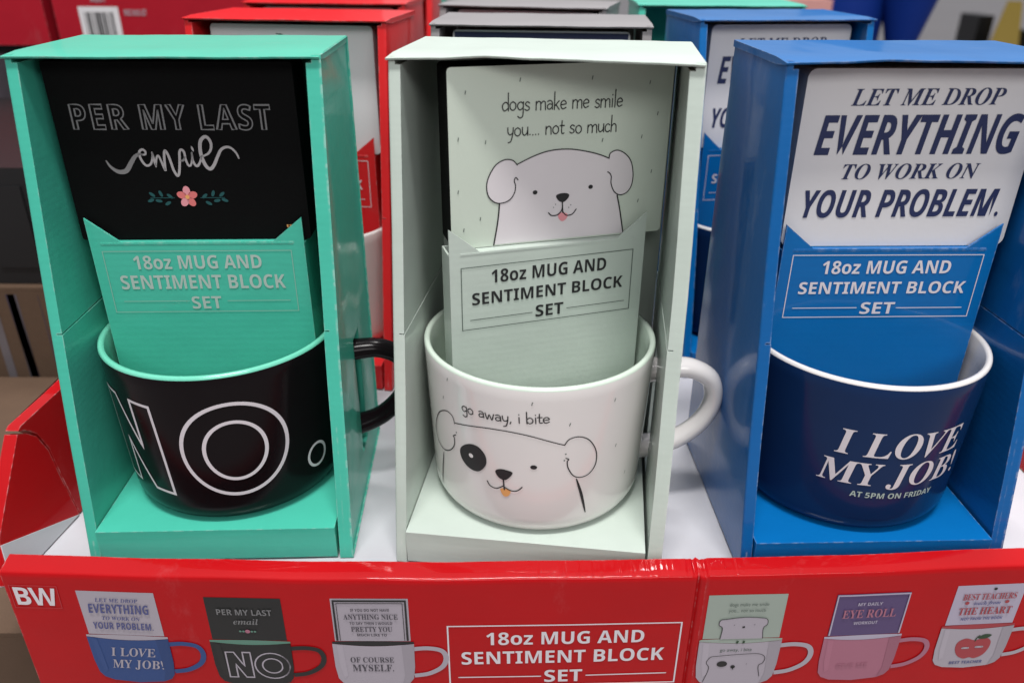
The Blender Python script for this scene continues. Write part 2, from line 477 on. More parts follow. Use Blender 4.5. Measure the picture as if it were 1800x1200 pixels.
prof = [(0.0, -.088), (0.0, -.03), (0.0, .0165), (.0001, .0192), (.0005, .0198), (.0012, .0202), (.0045, .0210), (.0088, .0219), (.0098, .0220), (.0103, .0214), (.0105, .0195), (.0105, -.004), (.0088, -.004), (.0088, -.088)]
rings = []
CR = []
for x in XS:   # fine pressure creases across the folded lip, strongest near the joint
    near = math.exp(-((x-.062)/.030)**2) + .5*math.exp(-((x-.108)/.012)**2) + .12
    CR.append(random.choice([0, 0, 0, 1, -1, .6])*random.uniform(.3, 1)*0.00022*near)
for i, x in enumerate(XS):
    seam = abs(x-.0868) < .002
    wob = 0.00035*math.sin(x*37) + 0.00025*math.sin(x*91+1)
    ring = []
    for j, (dy, z) in enumerate(prof):
        zz = z; yy = ty(x) + dy
        if 2 <= j <= 10:
            zz += wob*.6
            if j >= 4: zz += CR[i]*(0.35 if j in (4, 5) else 1.0)*(1 if j % 2 else .8) + random.uniform(-1, 1)*0.00002
        if seam and z > -.09: zz -= .0006 if j >= 3 and j < 10 else 0
        ring.append(bm.verts.new((x, yy, zz)))
    rings.append(ring)
for a, b in zip(rings, rings[1:]):
    n = len(a)
    for j in range(n):
        bm.faces.new([a[j], b[j], b[(j+1) % n], a[(j+1) % n]])
bm.faces.new(rings[0]); bm.faces.new(list(reversed(rings[-1])))
front = obj_bm('front_wall', bm, M['red'], tray, True)

def tray_fn(x, z, off): return (x/1000, ty(x/1000) - off*1.3, z/1000)
CUTS = [p[0]*1000 for p in TP[1:-1]]

def wallpt(y, z, off=0.0):
    yy = min(y, .3611)
    return (-.2345 + .1051*(yy-.3425) - .1435*z + off, y, z)
bm = bmesh.new()
# front gusset flap (up to the slit) and rear part of the left wall
add_prism(bm, [(.2860, .0005), (.2911, .0218), (.2935, .0257), (.3276, .0600), (.3330, .0572), (.3375, .0525), (.3405, .0420), (.3400, .0254), (.3405, .0005)],
          lambda y, z: wallpt(y, z), lambda y, z: wallpt(y, z, -.0065), .0007, 2)
add_prism(bm, [(.3412, .0005), (.3410, .0254), (.3416, .0422), (.3386, .0532), (.3340, .0584), (.3290, .0612), (.3316, .0625), (.3611, .0640), (.82, .0640), (.82, .0005)],
          lambda y, z: wallpt(y, z), lambda y, z: wallpt(y, z, -.0065), .0007, 2)
lw = obj_bm('side_wall', bm, M['red'], tray, True)
bm = bmesh.new()
add_prism(bm, [(.2862, .0006), (.2909, .0215), (.3395, .0006)], lambda y, z: wallpt(y, z, .0006), lambda y, z: wallpt(y, z, .0001))
obj_bm('wall_liner', bm, M['liner'], lw)
bm = bmesh.new()
add_prism(bm, [(.292, .0005), (.292, .0222), (.3316, .0579), (.3611, .0640), (.82, .0640), (.82, .0005)],
          lambda y, z: (.304+.13*z, y, z), lambda y, z: (.3105+.13*z, y, z), .0007, 2)
obj_bm('side_wall', bm, M['red'], tray, True)
bm = bmesh.new()
add_box(bm, -.226, .31, .8265, .833, -.088, .064, .0007)
obj_bm('back_wall', bm, M['red'], tray, True)
# white false bottom with slightly buckled sheet
bm = bmesh.new()
nx, ny = 60, 50
g = [[bm.verts.new((-.262+.566*i/nx, .2865+.532*j/ny, -.0007 + .0005*math.sin(i*.7)*math.sin(j*.5+i*.1))) for i in range(nx+1)] for j in range(ny+1)]
for j in range(ny):
    for i in range(nx): bm.faces.new([g[j][i], g[j][i+1], g[j+1][i+1], g[j+1][i]])
obj_bm('tray_bottom', bm, M['liner'], tray, True)

# lettering on the tray front
d = Decal()
put(d, 'BW', ((-231.2, 0.2), 20.0, 10.8, 0.0), 'sb', 0, spacing=.92)
d.ribbon(dense([(-233, -1.8), (-210.5, -1.2), (-210.0, 12.4), (-232.6, 12.2)], 3), .35, 1, True)
obj = d.build('logo_print', tray_fn, [M['ink_white'], M['ink_red']], front, CUTS)
d = Decal()
d.frame([(-29.6, -8.6), (81.3, -7.9), (81.2, -48.0), (-29.4, -48.6)], .75, 0)
put(d, '18oz MUG AND', ((-11.3, -21.0), 75.4, 8.1, .010), 'sb', 0)
put(d, 'SENTIMENT BLOCK', ((-23.4, -33.9), 98.0, 8.3, .015), 'sb', 0)
put(d, 'SET', ((16.9, -46.5), 18.6, 8.2, .020), 'sb', 0)
d.ribbon([(-25.0, -42.8), (15.0, -42.5)], .7, 0); d.ribbon([(37.4, -42.2), (76.6, -41.5)], .7, 0)
d.build('lettering', tray_fn, [M['ink_white']], front, CUTS)

M['print_red'] = mat('printed_red', (0.33, 0.04, 0.05), rough=0.45, vary=0.02)
M['print_navy'] = mat('printed_navy', (0.07, 0.08, 0.22), rough=0.45, vary=0.02)
M['print_text'] = mat('printed_text_grey', (0.06, 0.055, 0.07), rough=0.45, vary=0.02)
def shade_of(m, k):
    n = m.name + ('_dark' if k < 1 else '_light')
    if n not in M:
        mx = [x for x in m.node_tree.nodes if x.type == 'MIX'][0]
        M[n] = mat(n, tuple(min(.9, c*k + (.004 if k > 1 else 0)) for c in mx.inputs[6].default_value[:3]), rough=0.45, vary=0.03)
    return M[n]
def product_print(cx, z0, w, cardm, mugm, rimm, inkm, lines, mug_lines, extra=None, lean=0.0):
    """a printed product picture on the tray front: card over a mug; cx = card left x, z0 = card top"""
    mats = [cardm, mugm, rimm, inkm, M['print_black'], M['print_white'], M['print_red'], M['ink_green'], M['print_pink'], M['print_navy'], shade_of(mugm, .86), shade_of(mugm, 1.10)]
    d = Decal()
    s = w/36.0
    X = lambda x: cx + x*s
    Z = lambda z: z0 + z*s
    d.face([(X(0), Z(0)), (X(36), Z(0)), (X(36), Z(-27)), (X(0), Z(-27))], 0, 0)
    n = 14
    top = [(X(-1.5+39*i/n), Z(-28.6-1.6*math.sin(math.pi*i/n))) for i in range(n+1)]
    rim_b = [(X(-1.5+39*i/n), Z(-27.4+0.4*math.sin(math.pi*i/n))) for i in range(n+1)]
    d.face(rim_b + list(reversed(top)), 2, 1)
    body = list(top) + [(X(37.3), Z(-44)), (X(36.4), Z(-52)), (X(34.4), Z(-55.2)), (X(30), Z(-57.2)), (X(18), Z(-58.4)), (X(6), Z(-57.2)), (X(1.6), Z(-55.2)), (X(-.4), Z(-52)), (X(-1.3), Z(-44))]
    d.face(body, 1, 2)
    # the photographed mug: studio shadow down its right side, soft light on its left
    d.face([(X(31.5), Z(-29.4)), (X(37.4), Z(-28.8)), (X(37.2), Z(-44)), (X(36.3), Z(-52)), (X(34.3), Z(-55.1)), (X(30.5), Z(-57.0)), (X(32.2), Z(-50))], 10, 3)
    d.face([(X(.6), Z(-29.2)), (X(3.4), Z(-29.6)), (X(4.4), Z(-50)), (X(2.6), Z(-52)), (X(1.2), Z(-44))], 11, 3)
    hp = spline([(37.2, -32), (44, -31.4), (50.5, -33), (52.6, -38), (50.5, -44), (44, -48.5), (36.8, -50)], 5)
    d.ribbon([(X(a), Z(b)) for a, b in hp], 2.6*s, 1, False, 2, False)
    for (t, x, z, ww, hh, st, mi) in lines+mug_lines:
        put(d, t, ((X(x), Z(z)), ww*s, hh*s, 0.0), st, mi, lay=4)
    if extra: extra(d, X, Z, s)
    return d.build('product_picture', tray_fn, mats, front, CUTS)
product_print(-201.6, 10.2, 36.6, M['print_white'], M['print_blue'], M['print_white'], M['ink_navy'],
    [('LET ME DROP', 8, -6, 20, 2.2, 'bi', 9), ('EVERYTHING', 3.6, -13, 28.6, 5.6, 'sbi', 9), ('TO WORK ON', 9, -17.2, 18, 2.2, 'bi', 9), ('YOUR PROBLEM.', 4, -23, 28, 4.2, 'sbi', 9)],
    [('I LOVE', 8, -40.5, 22, 5.5, 'bi', 5), ('MY JOB!', 7, -48.5, 25, 5.5, 'bi', 5)])
def no_extra(d, X, Z, s):
    for poly in ([(5,-52),(5,-35),(9,-35),(13.2,-44.5),(13.2,-35),(17,-35),(17,-52),(13.2,-52),(9,-43),(9,-52)],):
        d.ribbon([(X(a), Z(b)) for a, b in dense(poly, 2)], .75*s, 5, True, 3)
    for r in (8.6, 4.9): d.ribbon([(X(27+r*math.cos(a*math.pi/12)), Z(-43.8+r*math.sin(a*math.pi/12))) for a in range(24)], .75*s, 5, True, 3)
    d.disc((X(18), Z(-21)), 1.2*s, None, 8, 3)
    for k in (-3.5, -2, 2, 3.5): d.disc((X(18+k), Z(-21)), .6*s, None, 2, 3)
product_print(-142.1, 8.4, 35.8, M['print_black'], M['print_black'], M['print_mint'], M['ink_dim'],
    [('PER MY LAST', 5, -10.5, 26, 3.6, 'sb', 3), ('email', 12, -16.4, 12, 3.6, 'bi', 3)], [], no_extra)
def border_extra(d, X, Z, s):
    d.ribbon([(X(a), Z(b)) for a, b in [(1.3,-26.4),(1.3,-1.2),(34.7,-1.2),(34.7,-26.4)]], 1.0*s, 4, False, 3, False)
    d.ribbon([(X(a), Z(b)) for a, b in [(2.7,-26.4),(2.7,-2.6),(33.3,-2.6),(33.3,-26.4)]], .3*s, 4, False, 3, False)
product_print(-83.4, 8.7, 36.0, M['print_white'], M['print_white'], M['print_black'], M['print_text'],
    [('IF YOU DO NOT HAVE', 9, -7.6, 18, 1.7, 'sb', 3), ('ANYTHING NICE', 5.4, -12.6, 25.4, 3.2, 'b', 3), ('TO SAY THEN I WOULD', 8, -15.9, 20, 1.6, 'sb', 3), ('PRETTY YOU', 8.4, -20.4, 19.4, 3.0, 'b', 3), ('MUCH LIKE TO', 11, -23.4, 14, 1.6, 'sb', 3)],
    [('OF COURSE', 6.4, -40.8, 21, 3.4, 'b', 3), ('MYSELF.', 7, -46.8, 20, 4.4, 'b', 3)], border_extra)
def dog_extra(d, X, Z, s):
    def R(pts, w, mi=4): d.ribbon([(X(a), Z(b)) for a, b in spline(pts, 4)], w*s, mi, False, 4, False)
    d.face([(X(a), Z(b)) for a, b in spline([(8,-27),(8.4,-20),(6.6,-18),(7,-15),(10,-14.4),(18,-13.4),(26,-14),(28.6,-15),(29,-18),(27.4,-20.4),(28,-27)], 3)], 5, 3)
    R([(8,-27),(8.4,-20),(6.6,-18),(7,-15),(10,-14.4),(18,-13.4),(26,-14),(28.6,-15),(29,-18),(27.4,-20.4),(28,-27)], .28)
    R([(18,-19),(18.3,-20)], 1.2); R([(13.6,-18),(13.7,-18.2)], .6); R([(23,-18),(23.1,-18.2)], .6)
    R([(16,-28.9),(17,-29.2)], 1.6, 7); R([(19,-29),(20,-29.2)], 1.6, 7)
    R([(3,-55),(5,-46),(3.4,-42),(5,-38.6),(8,-38),(20,-37),(28,-37),(31,-39.5),(30.4,-43),(28.6,-45),(30,-52)], .3)
    d.disc((X(11), Z(-43.2)), 2.5*s, 1.9*s, 4, 4); d.disc((X(16.4), Z(-45.2)), 1.1*s, None, 4, 4); R([(16.4,-45),(16.6,-47)], .4); R([(22.6,-43.4),(22.8,-43.5)], .6)
product_print(92.6, 8.2, 37.4, M['print_sage'], M['print_white'], M['print_sage'], M['ink_line'],
    [('dogs make me smile', 10, -6.6, 18, 2.0, 'n', 3), ('you... not so much', 10, -10.2, 17, 2.0, 'n', 3)], [('go away, i bite', 9, -35, 15, 2.0, 'n', 3)], dog_extra)
def purple_extra(d, X, Z, s):
    d.ribbon([(X(a), Z(b)) for a, b in [(.5,-26.4),(.5,-.5),(35.5,-.5),(35.5,-26.4)]], .8*s, 2, False, 3, False)
product_print(153.6, 6.9, 35.6, M['print_purple'], M['print_pink'], M['print_lilac'], M['print_pink'],
    [('MY DAILY', 11, -7.2, 12, 2.0, 'sb', 2), ('EYE ROLL', 4.6, -15, 26.5, 5.2, 'b', 8), ('WORKOUT', 11, -19.4, 12, 2.0, 'sb', 2)], [('GIVE ME', 8, -49, 16, 3.0, 'sb', 3)], purple_extra)
def apple_extra(d, X, Z, s):
    d.face([(X(a), Z(b)) for a, b in spline([(19,-38.2),(14,-36.6),(10,-39),(9.6,-44),(12,-49),(16,-51.4),(19,-50.6),(22,-51.4),(26,-49),(28,-44),(27.6,-39),(24,-36.6)], 4, True)], 6, 3)
    d.ribbon([(X(a), Z(b)) for a, b in spline([(19,-38.6),(19.4,-36.4),(20.6,-34.8)], 4)], .7*s, 7, False, 4)
    d.face([(X(a), Z(b)) for a, b in spline([(20,-36.6),(23,-34),(27,-34.6),(24.4,-37)], 4, True)], 7, 4)
    d.ribbon([(X(13.4), Z(-43.4)), (X(16.4), Z(-43.4))], 1.3*s, 5, False, 4); d.ribbon([(X(20.6), Z(-43)), (X(24), Z(-43))], 1.3*s, 5, False, 4)
    d.disc((X(20), Z(-2.6)), .9*s, None, 4, 3)
    for x in (7.5, 28.5): d.disc((X(x), Z(-11.6)), 1.1*s, None, 6, 3)
product_print(211.4, 9.2, 34.0, M['print_lilac'], M['print_white'], M['print_red'], M['print_red'],
    [('BEST TEACHERS', 4.4, -9.4, 28, 4.0, 'b', 6), ('teach from', 11, -13, 14, 2.4, 'bi', 9), ('THE HEART', 4.4, -19.6, 28, 4.8, 'b', 6), ('NOT FROM THE BOOK', 7, -23.4, 22, 1.8, 'sb', 9)], [('BEST TEACHER', 9, -55, 18, 2.0, 'sb', 9)], apple_extra)

# ---------------------------------------------------------------- gift boxes
W, H, DB, DT, HB = .130, .236, .118, .0754, .0187
def side_y(z): return (DB-DT)*z/H
def make_box(root, main, out=None, slot=True, open_top=False, warp=0.0, edge=None, slope=1.0):
    out = out or main
    edge = edge or M['shaded_kraft']
    T = .0056
    zs = .1168
    for sgn in (-1, 1):
        bm = bmesh.new()
        xo = sgn*W/2; xm = sgn*(W/2-.0030); xi = sgn*(W/2-T)
        cor = [(0, 0), (side_y(H), H), (DB, H), (DB, 0)]
        if slot and sgn == 1:
            # outer skin and liner with the slit the handle goes through
            hole = [(.0618, .0215), (.0618, .0910), (.0780, .0910), (.0780, .0215)]
            def holed(x0, x1, outer):
                va = [bm.verts.new((x0, *p)) for p in outer]; vb = [bm.verts.new((x1, *p)) for p in outer]
                ha = [bm.verts.new((x0, *p)) for p in hole]; hb_ = [bm.verts.new((x1, *p)) for p in hole]
                for o_, h_ in ((va, ha), (vb, hb_)):
                    es = []
                    for L in (o_, h_):
                        for i in range(4): es.append(bm.edges.new((L[i], L[(i+1) % 4])))
                    bmesh.ops.triangle_fill(bm, edges=es, use_beauty=True)
                for A, B in ((va, vb), (ha, hb_)):
                    for i in range(4):
                        try: bm.faces.new([A[i], B[i], B[(i+1) % 4], A[(i+1) % 4]])
                        except ValueError: pass
            holed(xo, xm, cor)
            holed(xm, xi, [(side_y(0), 0), (side_y(zs), zs), (DB, zs), (DB, 0)])
        else:
            add_prism(bm, cor, lambda y, z: (xo, y, z), lambda y, z: (xm, y, z))
            add_prism(bm, [(0, 0), (side_y(zs), zs), (DB, zs), (DB, 0)], lambda y, z: (xm, y, z), lambda y, z: (xi, y, z))
        add_prism(bm, [(side_y(zs+.0007), zs+.0007), (side_y(H-.0031), H-.0031), (DB, H-.0031), (DB, zs+.0007)], lambda y, z: (xm, y, z), lambda y, z: (xi+sgn*.00025, y, z))
        bmesh.ops.remove_doubles(bm, verts=bm.verts, dist=1e-7)
        es = [e for e in bm.edges if len(e.link_faces) == 2 and e.calc_face_angle(0) > .5 and all(abs(v.co.x-xo) < 1e-6 for v in e.verts)]
        bmesh.ops.bevel(bm, geom=es, offset=.0011, segments=3, profile=.5, affect='EDGES', clamp_overlap=True)
        for zc in [H*k/10 for k in range(1, 10)]:
            bmesh.ops.bisect_plane(bm, geom=bm.verts[:]+bm.edges[:]+bm.faces[:], plane_co=(0, 0, zc), plane_no=(0, 0, 1))
        bow = random.uniform(-.0006, .0012)*sgn; ph = random.uniform(0, 6)
        for v in bm.verts:
            fz = math.sin(math.pi*min(max(v.co.z/H, 0), 1)); fy = max(0.0, 1-v.co.y/DB)
            v.co.x += fz*(.35+.65*fy)*bow + .00018*fz*fy*math.sin(v.co.z*60+ph)
            v.co.y += .0005*fz*math.sin(v.co.z*34+ph)*fy
        obj_bm('side_panel', bm, out, root, True)
    bm = bmesh.new(); add_box(bm, -W/2+T, W/2-T, DB-.003, DB-.0002, .0002, H-.0032)
    obj_bm('back_panel', bm, main, root)
    # top panel: a sheet folded over, a little buckled
    bm = bmesh.new()
    n, m_ = 28, 6
    y0, y1 = side_y(H)-.0016, DB-.0003
    def tz(i, j):
        x = i/n
        b = warp*(math.sin(math.pi*x)*.0012 + .0010*max(0, 1-abs(x-.32)/.14))*(1-j/m_)
        return b + .00010*math.sin(i*.55+j*.4) + .00004*math.sin(i*1.9+j)
    up = [[bm.verts.new((-W/2-.0006+(W+.0012)*i/n, y0+(y1-y0)*j/m_ - (0.0006 if j == 0 else 0), H+.0004+tz(i, j)-(.0009 if j == 0 else 0))) for i in range(n+1)] for j in range(m_+1)]
    lo = [[bm.verts.new((-W/2-.0006+(W+.0012)*i/n, y0+(y1-y0)*j/m_, H-(.0013 if j == 0 else .0027)+tz(i, j))) for i in range(n+1)] for j in range(m_+1)]
    for j in range(m_):
        for i in range(n):
            bm.faces.new([up[j][i], up[j][i+1], up[j+1][i+1], up[j+1][i]])
            bm.faces.new([lo[j][i], lo[j+1][i], lo[j+1][i+1], lo[j][i+1]]).material_index = 1  # underside in raw-board brown, which also paints the shade under the lid
    for i in range(n):
        f = bm.faces.new([lo[0][i], lo[0][i+1], up[0][i+1], up[0][i]]); f.material_index = 1 if False else 0
        bm.faces.new([lo[m_][i+1], lo[m_][i], up[m_][i], up[m_][i+1]])
    for j in range(m_):
        bm.faces.new([lo[j+1][0], lo[j][0], up[j][0], up[j+1][0]]); bm.faces.new([lo[j][n], lo[j+1][n], up[j+1][n], up[j][n]])
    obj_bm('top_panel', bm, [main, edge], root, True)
    # raised base the mug stands on
    bm = bmesh.new()
    add_box(bm, -W/2+T+.0004, W/2-T-.0013, .0004, DB-.004, .0006, HB, .0011, 3)
    obj_bm('base_block', bm, main, root, True)

# ---------------------------------------------------------------- mug
RT, HM = .0581, .0854
def mug_r(z):
    h = min(max(z/HM, 0), 1); r = .0545 + (RT-.0545)*h
    if z < .0105: r -= .0042*(1-math.sqrt(max(0, 1-((.0105-z)/.0105)**2)))*1.6
    return r
def make_mug(root, outm, inm, handle_ang=0.0, handlem=None):
    bm = bmesh.new()
    outp = [(0.0, .0012), (.040, .0012), (.0425, 0.0), (.0455, 0.0)]
    outp += [(mug_r(z), z) for z in (.0006, .0016, .0032, .0055, .008, .0105, .02, .03, .04, .05, .06, .07, .078, .0838)]
    n_out = len(outp)
    outp += [(RT-.0004, HM-.0004), (RT-.0014, HM), (RT-.0026, HM-.0003), (RT-.0032, HM-.0014)]
    outp += [(mug_r(z)-.0034, z) for z in (.075, .06, .04, .02, .012)] + [(.046, .0062), (.038, .0045), (0.0, .0045)]
    seg = 96
    rings = []
    for r, z in outp:
        if r == 0: rings.append([bm.verts.new((0, 0, z))])
        else: rings.append([bm.verts.new((r*math.sin(2*math.pi*k/seg), -r*math.cos(2*math.pi*k/seg), z)) for k in range(seg)])
    for q, (a, b) in enumerate(zip(rings, rings[1:])):
        mi = 0 if q < n_out-1 else 1
        for k in range(seg):
            k2 = (k+1) % seg
            if len(a) == 1: f = bm.faces.new([a[0], b[k2], b[k]])
            elif len(b) == 1: f = bm.faces.new([a[k], a[k2], b[0]])
            else: f = bm.faces.new([a[k], a[k2], b[k2], b[k]])
            f.material_index = mi
    body = obj_bm('mug_body', bm, [outm, inm], root, False)
    for p in body.data.polygons: p.use_smooth = True
    bm = bmesh.new()
    pts = spline([(.0560, .0625), (.067, .0640), (.079, .0636), (.0898, .0572), (.0928, .0450), (.0885, .0325), (.0785, .0225), (.067, .0176), (.0540, .0155)], 6)
    rr = [.0049 + .0016*abs(2*i/(len(pts)-1)-1)**3 for i in range(len(pts))]
    add_tube(bm, [(a*math.cos(handle_ang), a*math.sin(handle_ang), b) for a, b in pts], rr, 16, 1.25)
    obj_bm('handle', bm, handlem or outm, root, True)
    return body
def mug_fn(s, z, off):
    th = s/56.0; r = mug_r(z/1000) + off
    return (r*math.sin(th), -r*math.cos(th), z/1000)
MCUTS = [i*1.6 for i in range(-45, 46)]

# ---------------------------------------------------------------- card stand (folded card that holds the block) and block
def make_stand(root, hw, depth, m, z0=.062, led=.1515, ear=.0118, earw=.0145):
    """front face at local y=0, x symmetric, world-scale z in box coordinates"""
    t = .0009
    bm = bmesh.new()
    # front sheet with the two ears
    add_prism(bm, [(-hw, z0), (hw, z0), (hw, led+ear), (hw-earw, led), (-hw+earw, led), (-hw, led+ear)], lambda x, z: (x, 0, z), lambda x, z: (x, t, z), .0002, 1)
    # side sheets, back sheet, ledge
    for s in (-1, 1):
        xa, xb = s*hw, s*(hw-t)
        add_box(bm, min(xa, xb), max(xa, xb), t+.00005, depth, z0, led-.0012)
    add_box(bm, -hw+t, hw-t, depth-t, depth-.00005, z0, led-.0012)
    add_box(bm, -hw+earw*.35, hw-earw*.35, -.0002, depth, led-.0011, led-.0002, .0004, 2)
    return obj_bm('folded_card', bm, m, root, True)

def make_block(root, w, h, depth, facem, sidem, rad):
    bm = bmesh.new()
    pts = []
    for cx, cz, a0 in ((w/2-rad, rad, -90), (w/2-rad, h-rad, 0), (-w/2+rad, h-rad, 90), (-w/2+rad, rad, 180)):
        for k in range(5):
            a = math.radians(a0+22.5*k); pts.append((cx+rad*math.cos(a), cz+rad*math.sin(a)))
    add_prism(bm, pts, lambda x, z: (x, 0, z), lambda x, z: (x, depth, z), .0004, 2, 1)
    bmesh.ops.recalc_face_normals(bm, faces=bm.faces)
    for f in bm.faces:
        if abs(f.normal.y) > .9 and f.calc_center_median().y < depth*.2: f.material_index = 0
    return obj_bm('wood_block', bm, [facem, sidem], root, True)
def flat_fn(x, z, off): return (x/1000, -off, z/1000)

GB = 'gift boxes in the red display tray'; GM = 'mugs in the gift boxes'; GS = 'folded cards holding the blocks'; GK = 'sentiment blocks in the gift boxes'
POS = {'G': (-.1458, .3057, .0379), 'M': (.0066, .2980, -.1211), 'B': (.1784, .3003, .0336)}
def world_in(pose, x, y, z):
    c, s = math.cos(pose[2]), math.sin(pose[2])
    return (pose[0]+c*x-s*y, pose[1]+s*x+c*y, z)

def set_lettering(d, L, mi=0, mil=1):
    d.frame(L['fr'], .42, mil)
    put(d, '18oz MUG AND', L['t1'], 'sb', mi); put(d, 'SENTIMENT BLOCK', L['t2'], 'sb', mi); put(d, 'SET', L['t3'], 'sb', mi)
    a, b, c, e = L['l']
    d.ribbon([a, b], .4, mil); d.ribbon([c, e], .4, mil)

# --- mint set -------------------------------------------------
bx = empty('gift_box', (POS['G'][0], POS['G'][1], 0), POS['G'][2])
tag(bx, 'mint green open gift box with the black NO. mug inside', 'gift box', GB)
make_box(bx, M['mint'])
mg = empty('mug', world_in(POS['G'], -.0011, .060, HB), POS['G'][2])
tag(mg, 'black mug with mint inside, reading NO. in white outline', 'mug', GM)
body = make_mug(mg, M['gl_black'], M['gl_mint'], .15)
d = Decal()
NP = [(-55.5, 18), (-55.5, 68.2), (-44.2, 68.2), (-31.8, 41.5), (-32.6, 68.4), (-20.9, 67.6), (-18.4, 17.2), (-30.0, 18.0), (-43.2, 43.5), (-43.2, 18)]
d.ribbon(dense(NP, 2), 1.5, 0, True)
d.ribbon([(16+24.6*math.cos(a*math.pi/36), 43.7+26*math.sin(a*math.pi/36)) for a in range(72)], 1.9, 0, True)
d.ribbon([(16+14.2*math.cos(a*math.pi/36), 43.3+16.4*math.sin(a*math.pi/36)) for a in range(72)], 1.8, 0, True)
d.ribbon([(57.6+6.0*math.cos(a*math.pi/18), 23.6+6.6*math.sin(a*math.pi/18)) for a in range(36)], 1.5, 0, True)
d.build('lettering', mug_fn, [M['ink_white']], body, MCUTS)
st = empty('card_stand', world_in(POS['G'], -.0018, .049, 0), POS['G'][2])
tag(st, 'mint green folded card with silver text standing in the black mug', 'folded card', GS)
card = make_stand(st, .0502, .027, M['mint'])
d = Decal()
sh = lambda L: L
off = 1.8
set_lettering(d, dict(fr=[(-46.9+off, 147), (41.9+off, 147), (41.9+off, 115.5), (-46.9+off, 115.5)], t1=((-33.4+off, 137.9), 60.5, 6.8, .003), t2=((-41.5+off, 127.6), 78.7, 7.1, .001), t3=((-9.5+off, 117.0), 14.5, 6.5, .005),
    l=[(-42+off, 121.2), (-10.5+off, 121.2), (8+off, 121.1), (38.5+off, 121.1)]), 0, 1)
d.build('lettering', flat_fn, [M['ink_grey'], M['ink_mintline']], card)
bk = empty('sentiment_block', world_in(POS['G'], -.0025, .0525, .1516), POS['G'][2])
tag(bk, 'black wooden block reading PER MY LAST email above a small flower', 'wooden block', GK)
blk = make_block(bk, .1075, .0805, .022, M['black_wood'], M['black_wood'], .0012)
d = Decal()
zo = 151.6; xo = 2.5
put_outline(d, 'PER MY LAST', ((-47.9+xo, 203.4-zo), 87.3, 10.8, -.004), 'sb', 0, .55, 1.12)
def epx(p): return ((450+p[0]*.375-825)*.0985-3.63+xo, (865-575-p[1]*.375)*.1055+172.3-zo)
def script(pts, w0, w1, mi, taper=False):
    q = spline([epx(p) for p in pts], 6); n = len(q)
    ws = [w0 + (w1-w0)*math.sin(math.pi*i/(n-1)) for i in range(n)]
    d.ribbon(q, ws, mi)
script([(95, 345), (130, 410), (190, 460), (250, 475), (320, 455), (390, 370), (450, 300), (505, 268), (545, 272)], .6, 2.1, 2)
script([(545, 275), (583, 272), (590, 238), (560, 216), (520, 240), (514, 300), (540, 370), (580, 402), (630, 378), (662, 310), (670, 258)], .75, 1.1, 1)
script([(668, 250), (676, 330), (685, 412)], .7, 1.1, 1)
script([(685, 400), (712, 312), (738, 288), (758, 340), (778, 420), (790, 455), (796, 400), (804, 320), (818, 248), (836, 232), (858, 280), (875, 360), (892, 455), (925, 520), (955, 480), (985, 350), (1002, 250), (1030, 218), (1058, 250), (1062, 330), (1082, 398), (1110, 398), (1138, 340), (1150, 255)], .8, 1.15, 1)
script([(1060, 300), (1030, 342), (994, 344)], .5, .9, 2)
script([(1150, 258), (1146, 340), (1170, 400), (1200, 402), (1238, 350), (1256, 296)], .8, 1.1, 1)
script([(1158, 182), (1166, 210), (1174, 238)], .3, .9, 1)
script([(1256, 300), (1300, 286), (1350, 262), (1390, 210), (1400, 140), (1370, 82), (1330, 76), (1280, 122), (1260, 200), (1260, 290), (1280, 370), (1310, 425), (1350, 440), (1400, 392), (1450, 310), (1510, 222), (1580, 190), (1640, 205), (1690, 260), (1712, 318)], .7, 1.6, 1)
fc = (-3.63+xo, 172.3-zo)
for k in range(5):
    a = math.radians(90+72*k)
    d.disc((fc[0]+2.6*math.cos(a), fc[1]+2.9*math.sin(a)), 2.3, 1.7, 3 if k in (0, 2) else 4, 1, 14, a)
d.disc(fc, 1.0, None, 5, 2)
for s in (-1, 1):
    for (x, z, r) in ((8.0, .4, 40), (9.4, -3.0, -30), (12.0, 1.6, 70), (13.4, -1.8, 10), (16.0, 1.2, 40), (17.0, -1.6, -20)):
        d.disc((fc[0]+s*x, fc[1]+z), 1.6, .75, 6, 1, 12, math.radians(r)*s)
    d.ribbon([(fc[0]+s*6, fc[1]-.4), (fc[0]+s*17, fc[1]-.4)], .3, 6)
put(d, 'EST.', ((40.5+xo, 157.4-zo), 4.2, 1.3, 0), 'sb', 5)
d.build('lettering', flat_fn, [M['ink_dim'], M['ink_script'], M['ink_swash'], M['ink_pink'], M['ink_coral'], M['ink_orange'], M['ink_teal']], blk)

